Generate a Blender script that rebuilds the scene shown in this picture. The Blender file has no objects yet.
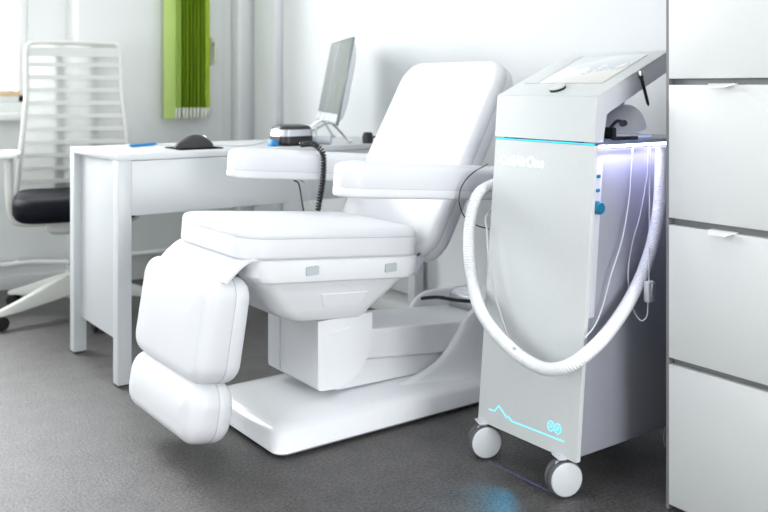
import bpy, bmesh, math, random
from mathutils import Vector, Matrix
random.seed(7)
S = bpy.context.scene
COL = S.collection
PI = math.pi
R = math.radians

# ------------------------------------------------------------------ camera numbers (survey of the room)
F_PX, CAM_H, HZ = 900.0, 0.953, 88.0
CY, SY = math.cos(R(36)), math.sin(R(36))
def onY(px, py, Y):
    r = (px-384)/F_PX; d = Y/(CY-r*SY)
    return Vector((d*(SY+r*CY), Y, CAM_H-(py-HZ)/F_PX*d))
def onX(px, py, X):
    r = (px-384)/F_PX; d = X/(SY+r*CY)
    return Vector((X, d*(CY-r*SY), CAM_H-(py-HZ)/F_PX*d))

# ------------------------------------------------------------------ materials
def new_mat(name):
    m = bpy.data.materials.new(name); m.use_nodes = True
    nt = m.node_tree
    return m, nt, nt.nodes['Principled BSDF']
def plain(name, col, rough=0.5, metal=0.0, spec=0.5, bump=0.0, scale=80, vary=0.02, coat=0.0):
    """principled surface with a faint procedural noise in its colour, optional fine bump"""
    m, nt, b = new_mat(name)
    b.inputs['Roughness'].default_value = rough
    b.inputs['Metallic'].default_value = metal
    b.inputs['Specular IOR Level'].default_value = spec
    b.inputs['Coat Weight'].default_value = coat
    tc = nt.nodes.new('ShaderNodeTexCoord')
    n = nt.nodes.new('ShaderNodeTexNoise'); n.inputs['Scale'].default_value = scale
    n.inputs['Detail'].default_value = 3
    nt.links.new(tc.outputs['Object'], n.inputs['Vector'])
    rp = nt.nodes.new('ShaderNodeValToRGB')
    lo = [max(0, c*(1-vary)) for c in col]; hi = [min(1, c*(1+vary)) for c in col]
    rp.color_ramp.elements[0].color = (*lo, 1); rp.color_ramp.elements[1].color = (*hi, 1)
    nt.links.new(n.outputs['Fac'], rp.inputs['Fac'])
    nt.links.new(rp.outputs['Color'], b.inputs['Base Color'])
    if bump:
        bp = nt.nodes.new('ShaderNodeBump'); bp.inputs['Strength'].default_value = bump
        bp.inputs['Distance'].default_value = 0.002
        nt.links.new(n.outputs['Fac'], bp.inputs['Height']); nt.links.new(bp.outputs['Normal'], b.inputs['Normal'])
    return m
def glow(name, col, strength):
    m, nt, b = new_mat(name)
    b.inputs['Base Color'].default_value = (*col, 1)
    b.inputs['Emission Color'].default_value = (*col, 1)
    b.inputs['Emission Strength'].default_value = strength
    return m
def carpet_mat():
    m, nt, b = new_mat('carpet')
    b.inputs['Roughness'].default_value = 0.50
    b.inputs['Specular IOR Level'].default_value = 1.0
    b.inputs['Sheen Weight'].default_value = 0.0
    b.inputs['Sheen Roughness'].default_value = 0.6
    tc = nt.nodes.new('ShaderNodeTexCoord')
    n1 = nt.nodes.new('ShaderNodeTexNoise'); n1.inputs['Scale'].default_value = 130; n1.inputs['Detail'].default_value = 5
    n1.inputs['Roughness'].default_value = 0.75
    n2 = nt.nodes.new('ShaderNodeTexNoise'); n2.inputs['Scale'].default_value = 14; n2.inputs['Detail'].default_value = 4
    for n in (n1, n2): nt.links.new(tc.outputs['Object'], n.inputs['Vector'])
    mx = nt.nodes.new('ShaderNodeMath'); mx.operation = 'MULTIPLY_ADD'
    mx.inputs[1].default_value = 0.18; nt.links.new(n2.outputs['Fac'], mx.inputs[0]); nt.links.new(n1.outputs['Fac'], mx.inputs[2])
    rp = nt.nodes.new('ShaderNodeValToRGB')
    rp.color_ramp.elements[0].position = 0.46; rp.color_ramp.elements[0].color = (0.006, 0.0055, 0.005, 1)
    rp.color_ramp.elements[1].position = 0.74; rp.color_ramp.elements[1].color = (0.130, 0.122, 0.117, 1)
    nt.links.new(mx.outputs[0], rp.inputs['Fac']); nt.links.new(rp.outputs['Color'], b.inputs['Base Color'])
    bp = nt.nodes.new('ShaderNodeBump'); bp.inputs['Strength'].default_value = 0.5; bp.inputs['Distance'].default_value = 0.004
    nt.links.new(n1.outputs['Fac'], bp.inputs['Height']); nt.links.new(bp.outputs['Normal'], b.inputs['Normal'])
    return m
def glass_mat(name, tint=(1, 1, 1), gloss=0.1):
    m, nt, b = new_mat(name)
    nt.nodes.remove(b)
    out = nt.nodes['Material Output']
    t = nt.nodes.new('ShaderNodeBsdfTransparent'); t.inputs['Color'].default_value = (*tint, 1)
    g = nt.nodes.new('ShaderNodeBsdfGlossy'); g.inputs['Roughness'].default_value = 0.03
    fr = nt.nodes.new('ShaderNodeLayerWeight'); fr.inputs['Blend'].default_value = gloss
    mx = nt.nodes.new('ShaderNodeMixShader')
    nt.links.new(fr.outputs['Fresnel'], mx.inputs[0]); nt.links.new(t.outputs[0], mx.inputs[1]); nt.links.new(g.outputs[0], mx.inputs[2])
    nt.links.new(mx.outputs[0], out.inputs['Surface'])
    return m
def net_mat():
    m, nt, b = new_mat('white_mesh_fabric')
    out = nt.nodes['Material Output']
    b.inputs['Base Color'].default_value = (0.60, 0.62, 0.60, 1); b.inputs['Roughness'].default_value = 0.7
    tl = nt.nodes.new('ShaderNodeBsdfTranslucent'); tl.inputs['Color'].default_value = (0.60, 0.62, 0.60, 1)
    tr = nt.nodes.new('ShaderNodeBsdfTransparent')
    a = nt.nodes.new('ShaderNodeMixShader'); a.inputs[0].default_value = 0.35
    c = nt.nodes.new('ShaderNodeMixShader'); c.inputs[0].default_value = 0.42
    nt.links.new(b.outputs[0], a.inputs[1]); nt.links.new(tl.outputs[0], a.inputs[2])
    nt.links.new(a.outputs[0], c.inputs[1]); nt.links.new(tr.outputs[0], c.inputs[2])
    nt.links.new(c.outputs[0], out.inputs['Surface'])
    return m
def slat_mat(name, col, trans):
    m, nt, b = new_mat(name)
    out = nt.nodes['Material Output']
    b.inputs['Roughness'].default_value = 0.7
    tc = nt.nodes.new('ShaderNodeTexCoord'); w = nt.nodes.new('ShaderNodeTexNoise'); w.inputs['Scale'].default_value = 300
    nt.links.new(tc.outputs['Object'], w.inputs['Vector'])
    rp = nt.nodes.new('ShaderNodeValToRGB')
    rp.color_ramp.elements[0].color = (*[c*0.93 for c in col], 1); rp.color_ramp.elements[1].color = (*[min(1, c*1.07) for c in col], 1)
    nt.links.new(w.outputs['Fac'], rp.inputs['Fac']); nt.links.new(rp.outputs['Color'], b.inputs['Base Color'])
    tl = nt.nodes.new('ShaderNodeBsdfTranslucent'); nt.links.new(rp.outputs['Color'], tl.inputs['Color'])
    mx = nt.nodes.new('ShaderNodeMixShader'); mx.inputs[0].default_value = trans
    nt.links.new(b.outputs[0], mx.inputs[1]); nt.links.new(tl.outputs[0], mx.inputs[2]); nt.links.new(mx.outputs[0], out.inputs['Surface'])
    return m
def screen_mat():
    """lit touch screen: pale ground with a cream torn-edged shape"""
    m, nt, b = new_mat('touch_screen')
    tc = nt.nodes.new('ShaderNodeTexCoord'); sp = nt.nodes.new('ShaderNodeSeparateXYZ')
    nt.links.new(tc.outputs['Object'], sp.inputs[0])
    n = nt.nodes.new('ShaderNodeTexNoise'); n.inputs['Scale'].default_value = 32; n.inputs['Detail'].default_value = 5
    nt.links.new(tc.outputs['Object'], n.inputs['Vector'])
    ad = nt.nodes.new('ShaderNodeMath'); ad.operation = 'MULTIPLY_ADD'; ad.inputs[1].default_value = 0.22
    nt.links.new(n.outputs['Fac'], ad.inputs[0]); nt.links.new(sp.outputs['X'], ad.inputs[2])
    rp = nt.nodes.new('ShaderNodeValToRGB'); rp.color_ramp.interpolation = 'CONSTANT'
    rp.color_ramp.elements[0].color = (0.86, 0.87, 0.83, 1)
    rp.color_ramp.elements[1].position = 0.135; rp.color_ramp.elements[1].color = (0.62, 0.68, 0.72, 1)
    nt.links.new(ad.outputs[0], rp.inputs['Fac'])
    nt.links.new(rp.outputs['Color'], b.inputs['Emission Color']); b.inputs['Emission Strength'].default_value = 0.85
    b.inputs['Base Color'].default_value = (0.04, 0.04, 0.04, 1); b.inputs['Roughness'].default_value = 0.12
    return m

M = dict(
    carpet=carpet_mat(),
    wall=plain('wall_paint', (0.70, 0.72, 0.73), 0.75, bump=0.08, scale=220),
    wallbounce=plain('bounce_wall_paint', (0.90, 0.905, 0.90), 0.8),  # unseen walls painted lighter to bounce more light into the room
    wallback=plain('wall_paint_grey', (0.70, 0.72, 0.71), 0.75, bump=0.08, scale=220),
    ceil=plain('ceiling_paint', (0.90, 0.905, 0.905), 0.8),
    trim=plain('trim_white', (0.74, 0.755, 0.745), 0.45),
    wood=plain('beech_wood', (0.72, 0.53, 0.32), 0.5, scale=30, vary=0.2),
    vinyl=plain('white_vinyl', (0.735, 0.745, 0.77), 0.42, bump=0.12, scale=420),
    seam=plain('seam_thread', (0.52, 0.53, 0.55), 0.6),
    plastic=plain('white_gloss_plastic', (0.86, 0.875, 0.895), 0.25, coat=0.2),
    shell=plain('grey_white_plastic', (0.87, 0.885, 0.90), 0.35),
    slot=plain('grey_plastic', (0.50, 0.53, 0.56), 0.5),
    lacquer=plain('white_lacquer', (0.68, 0.70, 0.69), 0.36),
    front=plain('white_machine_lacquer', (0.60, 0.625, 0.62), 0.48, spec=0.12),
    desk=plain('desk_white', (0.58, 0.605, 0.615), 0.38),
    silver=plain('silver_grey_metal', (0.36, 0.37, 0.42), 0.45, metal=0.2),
    edge=plain('pale_silver_edge', (0.60, 0.61, 0.65), 0.4),
    carcass=plain('cabinet_grey', (0.20, 0.205, 0.21), 0.55),
    tab=plain('handle_white', (0.84, 0.85, 0.84), 0.3),
    black=plain('black_plastic', (0.012, 0.012, 0.014), 0.35),
    rubber=plain('dark_rubber', (0.03, 0.03, 0.033), 0.6),
    padblack=plain('matt_black', (0.006, 0.006, 0.007), 0.9, spec=0.1),
    tyre=plain('grey_tyre', (0.10, 0.105, 0.11), 0.6),
    disc=plain('wheel_cover', (0.62, 0.64, 0.66), 0.35),
    fabric=plain('black_seat_fabric', (0.004, 0.005, 0.010), 0.6, spec=0.15, bump=0.3, scale=500),
    chairwhite=plain('chair_white_plastic', (0.63, 0.64, 0.60), 0.4),
    net=net_mat(),
    slat=plain('backrest_band', (0.62, 0.64, 0.61), 0.6),
    chrome=plain('chrome', (0.75, 0.76, 0.78), 0.15, metal=1.0),
    alu=plain('brushed_aluminium', (0.55, 0.57, 0.60), 0.3, metal=0.9),
    darkalu=plain('dark_bezel', (0.22, 0.25, 0.26), 0.3, metal=0.6),
    screen=plain('monitor_glass_reflection', (0.24, 0.26, 0.255), 0.2, spec=0.6),  # base lifted to grey to stand for the bright room mirrored in it
    mback=plain('monitor_back', (0.80, 0.82, 0.82), 0.4),
    hose=plain('white_hose_plastic', (0.83, 0.85, 0.87), 0.4),
    cable=plain('grey_cable', (0.45, 0.46, 0.47), 0.5),
    wcable=plain('white_cable', (0.62, 0.64, 0.68), 0.5),
    blue=plain('blue_plastic', (0.01, 0.23, 0.55), 0.35),
    teal=plain('teal_plastic', (0.01, 0.16, 0.28), 0.35),
    mask=plain('white_silicone', (0.80, 0.81, 0.81), 0.45),
    greenLit=slat_mat('lit_green_slat', (0.72, 0.86, 0.34), 0.5),  # same slat in a paler tint, light passing through put into the colour
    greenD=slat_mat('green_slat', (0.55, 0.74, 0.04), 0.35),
    weight=plain('slat_weight', (0.62, 0.64, 0.56), 0.5),
    pane=glass_mat('window_glass'),
    shelfglass=glass_mat('tinted_shelf_glass', (0.62, 0.67, 0.80), 0.2),
    cyan=glow('cyan_led', (0.02, 0.50, 0.66), 1.1),
    led=glow('violet_white_led', (0.72, 0.70, 1.0), 7.0),
    logo=glow('logo_light', (0.66, 1.0, 1.0), 1.45),
    sign=glow('sign_light', (0.13, 0.80, 1.0), 1.0),
    lamp=glow('ceiling_fill_panel', (1.0, 0.99, 0.97), 3.0),
    tscreen=screen_mat(),
)

# ------------------------------------------------------------------ object helpers
ORG = {}
def obj(name, bm, mat, parent=None, sharp=35, label=None):
    """one mesh object; bm is in the frame of the thing's root (world for roots made with empty())"""
    bmesh.ops.recalc_face_normals(bm, faces=bm.faces)
    off = ORG.get(parent.name) if parent else None
    if off: bmesh.ops.translate(bm, verts=bm.verts, vec=-off)
    me = bpy.data.meshes.new(name); bm.to_mesh(me); bm.free()
    for p in me.polygons: p.use_smooth = True
    me.set_sharp_from_angle(angle=R(sharp))
    me.materials.append(M[mat])
    o = bpy.data.objects.new(name, me); COL.objects.link(o)
    if parent:
        o.parent = parent
        if off: ORG[o.name] = off
    if label: o['label'] = label
    return o
def tag(o, label, cat, group=None):
    o['label'] = label; o['category'] = cat
    if group: o['group'] = group
    return o
def struct(o):
    o['kind'] = 'structure'; return o
def empty(name, loc, label=None, cat=None, group=None, local=False, rotz=0):
    o = bpy.data.objects.new(name, None); COL.objects.link(o); o.location = loc; o.rotation_euler = (0, 0, rotz)
    o.empty_display_size = 0.05
    if not local: ORG[o.name] = Vector(loc)
    if label: tag(o, label, cat, group)
    return o
def copy_tree(o, parent=None):
    c = o.copy(); COL.objects.link(c)
    if parent: c.parent = parent
    for ch in list(o.children): copy_tree(ch, c)
    return c

# ------------------------------------------------------------------ mesh helpers
def B(): return bmesh.new()
def box(bm, x0, x1, y0, y1, z0, z1, bev=0.0, seg=2):
    t = bmesh.new()
    bmesh.ops.create_cube(t, size=1)
    for v in t.verts:
        v.co = Vector((x0 if v.co.x < 0 else x1, y0 if v.co.y < 0 else y1, z0 if v.co.z < 0 else z1))
    if bev: bmesh.ops.bevel(t, geom=t.edges[:], offset=bev, segments=seg, affect='EDGES', profile=0.5)
    merge(bm, t); return bm
def merge(bm, t, mat=None):
    if mat is not None: bmesh.ops.transform(t, matrix=mat, verts=t.verts)
    me = bpy.data.meshes.new('tmp'); t.to_mesh(me); t.free(); bm.from_mesh(me); bpy.data.meshes.remove(me)
def frame_matrix(o, x, y, z):
    m = Matrix.Identity(4)
    for i, a in enumerate((x, y, z)):
        for k in range(3): m[k][i] = a[k]
    for k in range(3): m[k][3] = o[k]
    return m
def rr(x0, x1, y0, y1, r, n=6):
    r = max(1e-5, min(r, (x1-x0)/2-1e-5, (y1-y0)/2-1e-5))
    pts = []
    for cx, cy, a0 in ((x1-r, y0+r, -90), (x1-r, y1-r, 0), (x0+r, y1-r, 90), (x0+r, y0+r, 180)):
        for k in range(n+1):
            a = R(a0+90*k/n); pts.append((cx+r*math.cos(a), cy+r*math.sin(a)))
    return pts
def loft(bm, loops, cap0=True, cap1=True, closed=True):
    """skin a list of equal-length loops of points"""
    V = [[bm.verts.new(p) for p in L] for L in loops]
    n = len(V[0])
    for a, b in zip(V, V[1:]):
        for i in range(n if closed else n-1):
            j = (i+1) % n
            bm.faces.new((a[i], a[j], b[j], b[i]))
    if closed and cap0: bm.faces.new(list(reversed(V[0])))
    if closed and cap1: bm.faces.new(V[-1])
    return V
def stack(bm, rings, mat=None, n=6, shear=0.0, xc=0.0):
    """rings: (x0,x1,y0,y1,z,r) rounded rectangles stacked into one solid; shear tips z along x"""
    t = bmesh.new()
    loft(t, [[(x, y, z+shear*(x-xc)) for x, y in rr(x0, x1, y0, y1, r, n)] for x0, x1, y0, y1, z, r in rings])
    merge(bm, t, mat)
def cushion(bm, L, W, T, r, eb, et, crown, mat=None, seam=None):
    """upholstered pad: L along x, W along y (centred), z from 0 to T+crown; soft lower edge eb, upper edge et"""
    rings = []
    def ring(i, z): rings.append((i, L-i, -W/2+i, W/2-i, z, max(0.004, r-i)))
    for k in range(6):
        a = R(90*k/5); ring(eb*(1-math.sin(a)), eb*(1-math.cos(a)))
    if seam:
        for dz, di in ((-0.004, 0), (-0.0012, 0.0009), (0.0012, 0.0009), (0.004, 0)): ring(di, seam+dz)
    for k in range(8):
        a = R(90*k/7); ring(et*(1-math.cos(a)), T-et+et*math.sin(a))
    m = min(L, W)/2
    for k in range(1, 7):
        i = et+(m-et)*k/6.5; ring(i, T+crown*math.sin(k/6*PI/2))
    stack(bm, rings, mat, n=8)
def prism_y(bm, pts, y0, y1, bev=0.0, seg=3):
    """polygon in XZ pushed along Y"""
    t = bmesh.new()
    a = [t.verts.new((x, y0, z)) for x, z in pts]; b = [t.verts.new((x, y1, z)) for x, z in pts]
    n = len(pts)
    for i in range(n): t.faces.new((a[i], a[(i+1) % n], b[(i+1) % n], b[i]))
    t.faces.new(list(reversed(a))); t.faces.new(b)
    if bev:
        ed = [e for e in t.edges if abs(e.verts[0].co.y-e.verts[1].co.y) < 1e-6]
        bmesh.ops.bevel(t, geom=ed, offset=bev, segments=seg, affect='EDGES', profile=0.5)
    merge(bm, t)
def spline(pts, per=12):
    P = [Vector(p) for p in pts]; P = [2*P[0]-P[1]]+P+[2*P[-1]-P[-2]]
    out = []
    for i in range(1, len(P)-2):
        p0, p1, p2, p3 = P[i-1:i+3]
        for k in range(per):
            t = k/per
            out.append(0.5*((2*p1)+(-p0+p2)*t+(2*p0-5*p1+4*p2-p3)*t*t+(-p0+3*p1-3*p2+p3)*t**3))
    out.append(P[-2]); return out
def resample(pts, step):
    out = [pts[0]]; acc = 0
    for a, b in zip(pts, pts[1:]):
        L = (b-a).length
        if L < 1e-9: continue
        while acc+L >= step:
            t = (step-acc)/L; a = a+(b-a)*t; L = (b-a).length; out.append(a); acc = 0
        acc += L
    return out
def tube(bm, pts, rad, sides=10):
    """round bar along points; rad is a number or a function of the index"""
    P = [Vector(p) for p in pts]; n = len(P)
    T = [(P[min(i+1, n-1)]-P[max(i-1, 0)]).normalized() for i in range(n)]
    up = Vector((0, 0, 1)) if abs(T[0].z) < 0.9 else Vector((1, 0, 0))
    N = (up-T[0]*up.dot(T[0])).normalized()
    loops = []
    for i in range(n):
        N = (N-T[i]*N.dot(T[i])).normalized(); Bn = T[i].cross(N)
        r = rad(i) if callable(rad) else rad
        loops.append([P[i]+(N*math.cos(2*PI*k/sides)+Bn*math.sin(2*PI*k/sides))*r for k in range(sides)])
    loft(bm, loops)
def lathe(bm, prof, mat=None, sides=32):
    """(radius, z) profile turned about z"""
    t = bmesh.new()
    loft(t, [[(r*math.cos(2*PI*k/sides), r*math.sin(2*PI*k/sides), z) for k in range(sides)] for r, z in prof])
    merge(bm, t, mat)
def ribbon(bm, pts, w, th):
    """flat outline in the XY plane of constant width (for signs)"""
    P = [Vector((*p, 0)) for p in pts]
    for a, b in zip(P, P[1:]):
        d = (b-a).normalized(); nrm = Vector((-d.y, d.x, 0))*w/2; e = d*w*0.3
        q = [a-e+nrm, a-e-nrm, b+e-nrm, b+e+nrm]
        lo = [bm.verts.new(v) for v in q]; hi = [bm.verts.new(v+Vector((0, 0, th))) for v in q]
        bm.faces.new(list(reversed(lo))); bm.faces.new(hi)
        for i in range(4): bm.faces.new((lo[i], lo[(i+1) % 4], hi[(i+1) % 4], hi[i]))
def axis_y(loc):          # local z -> -Y
    return frame_matrix(loc, (1, 0, 0), (0, 0, 1), (0, -1, 0))

# ================================================================== THE ROOM
XL, XR, YF, YB, YW, ZC = -1.6, 2.26, -1.6, 4.36, 4.50, 2.7
bm = B(); box(bm, XL-0.2, XR+0.2, YF-0.2, YW+0.2, -0.1, 0.0); struct(obj('floor', bm, 'carpet'))
bm = B(); box(bm, XL-0.2, XR+0.2, YF-0.2, YW+0.2, ZC, ZC+0.1); struct(obj('ceiling', bm, 'ceil'))
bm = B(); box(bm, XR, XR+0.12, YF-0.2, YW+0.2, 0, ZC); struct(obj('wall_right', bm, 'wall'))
FX0, FX1 = 0.55, 2.15
bm = B(); box(bm, XL-0.12, FX0, YF-0.12, YF, 0, ZC); box(bm, FX1, XR+0.12, YF-0.12, YF, 0, ZC)
box(bm, FX0, FX1, YF-0.12, YF, 0, 0.45); box(bm, FX0, FX1, YF-0.12, YF, 1.75, ZC); struct(obj('wall_front', bm, 'wallbounce'))
# back wall: window part set back, door part in front of it
WX0, WX1, WZ0, WZ1 = -0.32, 1.158, 0.885, 2.05
bm = B()
box(bm, XL-0.12, WX0, YW, YW+0.14, 0, ZC); box(bm, WX1, 1.345, YW, YW+0.14, 0, ZC)
box(bm, WX0, WX1, YW, YW+0.14, 0, WZ0); box(bm, WX0, WX1, YW, YW+0.14, WZ1, ZC)
box(bm, 1.34, XR+0.12, YB, YW+0.14, 0, ZC)
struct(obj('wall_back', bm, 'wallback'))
LY0, LY1, LZ0, LZ1 = 0.7, 3.2, 0.20, 1.9
bm = B(); box(bm, XL-0.12, XL, YF-0.12, LY0, 0, ZC); box(bm, XL-0.12, XL, LY1, YW+0.14, 0, ZC)
box(bm, XL-0.12, XL, LY0, LY1, 0, LZ0); box(bm, XL-0.12, XL, LY0, LY1, LZ1, ZC); struct(obj('wall_left', bm, 'wallbounce'))

def window(name, horizontal, a0, a1, p, z0, z1, mid):
    """framed window filling an opening; horizontal = along X at Y=p, else along Y at X=p"""
    def bx(bm, a, b, d0, d1, z, zz, bev=0.004):
        if horizontal: box(bm, a, b, p+d0, p+d1, z, zz, bev)
        else: box(bm, p-d1, p-d0, a, b, z, zz, bev)
    w = 0.042
    bm = B()
    bx(bm, a0, a0+w, 0.02, 0.08, z0, z1); bx(bm, a1-w, a1, 0.02, 0.08, z0, z1)
    bx(bm, a0, a1, 0.02, 0.08, z0, z0+0.036); bx(bm, a0, a1, 0.02, 0.08, z1-w, z1)
    for m in mid: bx(bm, m-w/2, m+w/2, 0.02, 0.08, z0, z1)
    o = struct(obj(name, bm, 'trim'))
    bm = B(); bx(bm, a0+0.01, a1-0.01, 0.045, 0.051, z0+0.01, z1-0.01, 0); obj('pane', bm, 'pane', o)
    bm = B(); bx(bm, a0-0.03, a1+0.03, -0.07, 0.02, z0-0.085, z0-0.05, 0.006); obj('sill', bm, 'trim', o)
    return o
w1 = window('window_1', True, WX0, WX1, YW, WZ0, WZ1, [0.42])
bm = B(); box(bm, WX0+0.03, WX1-0.03, YW+0.012, YW+0.03, 0.915, 0.942, 0.002); obj('bottom_rail', bm, 'wood', w1, label='strip of pale wood along the bottom of the pane')
window('fill_window_left', False, LY0, LY1, XL, LZ0, LZ1, [1.95])  # unseen opening added to light the faces turned left
window('fill_window_front', True, FX0, FX1, YF-0.10, 0.45, 1.75, [1.35])  # unseen opening added behind the camera for fill light

# balcony door leaf in the back wall with its lever plate
bm = B(); box(bm, 1.342, 2.10, YB-0.022, YB-0.002, 0.02, 2.2, 0.004)
d1 = struct(obj('door_1', bm, 'wallback'))
bm = B(); box(bm, 2.026, 2.052, YB-0.036, YB-0.022, 1.075, 1.215, 0.004); box(bm, 2.032, 2.046, YB-0.066, YB-0.036, 1.17, 1.19, 0.003); box(bm, 2.029, 2.049, YB-0.072, YB-0.058, 1.09, 1.195, 0.005)
obj('door_handle', bm, 'weight', d1)
bm = B(); box(bm, WX0-0.1, 1.34, YW-0.016, YW, 0, 0.06, 0.003); box(bm, 1.325, 1.34, YB, YW-0.016, 0, 0.06, 0.003); box(bm, 1.325, XR, YB-0.016, YB, 0, 0.06, 0.003); struct(obj('baseboard_back', bm, 'trim'))
bm = B(); box(bm, XR-0.014, XR, YF, YB-0.02, 0, 0.06, 0.003); struct(obj('baseboard_right', bm, 'trim'))
# boxed pipe casings on the right wall near the corner
bm = B(); box(bm, XR-0.045, XR, 3.98, 4.21, 0.06, ZC, 0.01); struct(obj('trim_1', bm, 'wall'))
bm = B(); box(bm, XR-0.10, XR, YB-0.09, YB, 0.06, ZC, 0.015, 3); struct(obj('trim_2', bm, 'wall'))
# heating pipe along the back wall
bm = B(); tube(bm, [(XL+0.05, YW-0.07, 0.128), (1.16, YW-0.07, 0.128), (1.22, YW-0.12, 0.13), (1.29, YB-0.06, 0.134), (1.36, YB-0.05, 0.134), (2.12, YB-0.05, 0.134)], 0.012)
hp = tag(obj('heating_pipe', bm, 'trim'), 'thin white heating pipe running low along the back wall', 'pipe')
bm = B()
for x in (0.93, 0.985):
    tube(bm, [(x-0.012, YW-0.07, 0.128), (x+0.022, YW-0.07, 0.128)], 0.021, 12)
tube(bm, [(0.95, YW-0.07, 0.128), (1.0, YW-0.07, 0.128)], 0.015, 12)
obj('pipe_coupling', bm, 'black', hp, label='black coupling')
# brackets that carry the pipe
bm = B()
for x, a, b, z in ((0.3, YW-0.075, YW, 0.12), (1.1, YW-0.075, YW, 0.12), (1.5, YB-0.055, YB, 0.126), (2.05, YB-0.055, YB, 0.126)):
    bm = B(); box(bm, x-0.008, x+0.008, a, b-0.0005, z, z+0.016, 0.002); obj('pipe_bracket', bm, 'trim', hp)

# added ceiling fill lamp, defined but never placed
def ceiling_fill_lamp(x, y, lab):
    r = empty('ceiling_fill_lamp', (x, y, ZC), lab, 'lamp')
    bm = B(); box(bm, x-0.62, x+0.62, y-0.16, y+0.16, ZC-0.05, ZC, 0.006); obj('housing', bm, 'trim', r)
    bm = B(); box(bm, x-0.59, x+0.59, y-0.13, y+0.13, ZC-0.056, ZC-0.049, 0.002); obj('diffuser', bm, 'lamp', r)

# ================================================================== TREATMENT CHAIR
YC = 2.238
tc = empty('treatment_chair', (1.55, YC, 0), 'white padded treatment chair with two armrests and leg pads on a wide moulded base', 'chair')
TILT = -math.tan(R(4.8))
# base
bm = B()
x0, x1, y0, y1 = 1.128, 2.13, 2.014, 2.468
stack(bm, [(x0+0.008, x1, y0+0.006, y1-0.006, 0.007, 0.03), (x0, x1, y0, y1, 0.014, 0.034), (x0+0.006, x1, y0+0.008, y1-0.008, 0.050, 0.05),
           (x0+0.018, x1, y0+0.020, y1-0.020, 0.064, 0.045), (x0+0.045, x1, y0+0.045, y1-0.045, 0.074, 0.04), (x0+0.12, x1-0.02, y0+0.09, y1-0.09, 0.086, 0.03), (x0+0.16, x1-0.05, y0+0.12, y1-0.12, 0.087, 0.03)], n=8)
base = obj('base', bm, 'plastic', tc, sharp=50)
for x in (1.20, 2.05):
    for y in (2.09, 2.40):
        bm = B(); lathe(bm, [(0.001, 0.0), (0.02, 0.0), (0.02, 0.010), (0.001, 0.010)], Matrix.Translation((x, y, 0)), 16)
        obj('base_foot', bm, 'rubber', base)
# raised rear flanks: the base sweeps up on both sides of the lift arm
SW = spline([(1.52, 0, 0.076), (1.60, 0, 0.088), (1.68, 0, 0.104), (1.74, 0, 0.128), (1.785, 0, 0.165), (1.82, 0, 0.205), (1.85, 0, 0.240), (1.885, 0, 0.262), (1.94, 0, 0.268), (2.10, 0, 0.262), (2.14, 0, 0.24)], 4)
def flank(mir):
    fy = (lambda y: y) if not mir else (lambda y: 2*2.244-y)
    lo = []
    for p in SW:
        h = p.z; g = 0.070; k0 = 0.014*max(0.0, (1.66-p.x)/0.14); q = lambda k: g+(h-g)*k
        sec = [(2.124, 0.03), (2.124, h-0.006), (2.120, h), (2.112, h+0.002), (2.103, h-0.001), (2.098, q(0.90)), (2.094, q(0.70)), (2.088, q(0.45)), (2.078, q(0.22)), (2.064, q(0.08)), (2.050, q(0.0)-0.002), (2.036, 0.058), (2.034, 0.03)]
        lo.append([(p.x, fy(y+(k0 if y < 2.08 else 0)), z) for y, z in sec])
    b = B(); loft(b, lo); obj('base_flank', b, 'plastic', tc, sharp=50)
flank(False); flank(True)
bm = B(); box(bm, 2.0, 2.14, 2.11, 2.385, 0.03, 0.262, 0.018, 4); obj('base_rear', bm, 'plastic', tc, sharp=50)
bm = B(); tube(bm, spline([(1.872, 2.372, 0.246), (1.885, 2.345, 0.253), (1.92, 2.325, 0.253), (1.96, 2.30, 0.244), (2.01, 2.25, 0.240)], 6), 0.006, 8); obj('rubber_seal', bm, 'rubber', tc)
# pedestal block under the seat
pts = [(1.312, 0.308), (1.312, 0.126)]+[(1.312+0.012*(1-math.cos(R(a))), 0.126-0.012*math.sin(R(a))) for a in (45, 90)]+[(1.36, 0.112)]
pts += [(1.36+0.135*math.sin(R(a)), 0.247-0.135*math.cos(R(a))) for a in range(6, 91, 6)]+[(1.495, 0.308)]
bm = B(); prism_y(bm, pts, 2.115, 2.40, 0.0); ped = obj('pedestal', bm, 'shell', tc, sharp=50)
bm = B(); box(bm, 1.309, 1.3125, 2.322, 2.325, 0.125, 0.30); obj('joint_line', bm, 'slot', ped)
bm = B(); prism_y(bm, [(1.35, 0.272), (1.42, 0.277), (1.42, 0.269), (1.35, 0.264)], 2.1135, 2.118, 0.0015); obj('grip_recess', bm, 'slot' if False else 'shell', ped)
bm = B(); box(bm, 1.33, 1.47, 2.14, 2.37, 0.30, 0.33, 0.006); obj('gasket', bm, 'rubber', tc)
# lift arm: upper and lower box
bm = B(); prism_y(bm, [(1.42, 0.262), (1.97, 0.216), (1.97, 0.118), (1.42, 0.178)], 2.128, 2.362, 0.008); obj('lift_arm', bm, 'shell', tc)
bm = B(); prism_y(bm, [(1.39, 0.175), (1.93, 0.125), (1.93, 0.08), (1.39, 0.094)], 2.142, 2.352, 0.008); obj('lift_arm_cover', bm, 'plastic', tc)
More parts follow.
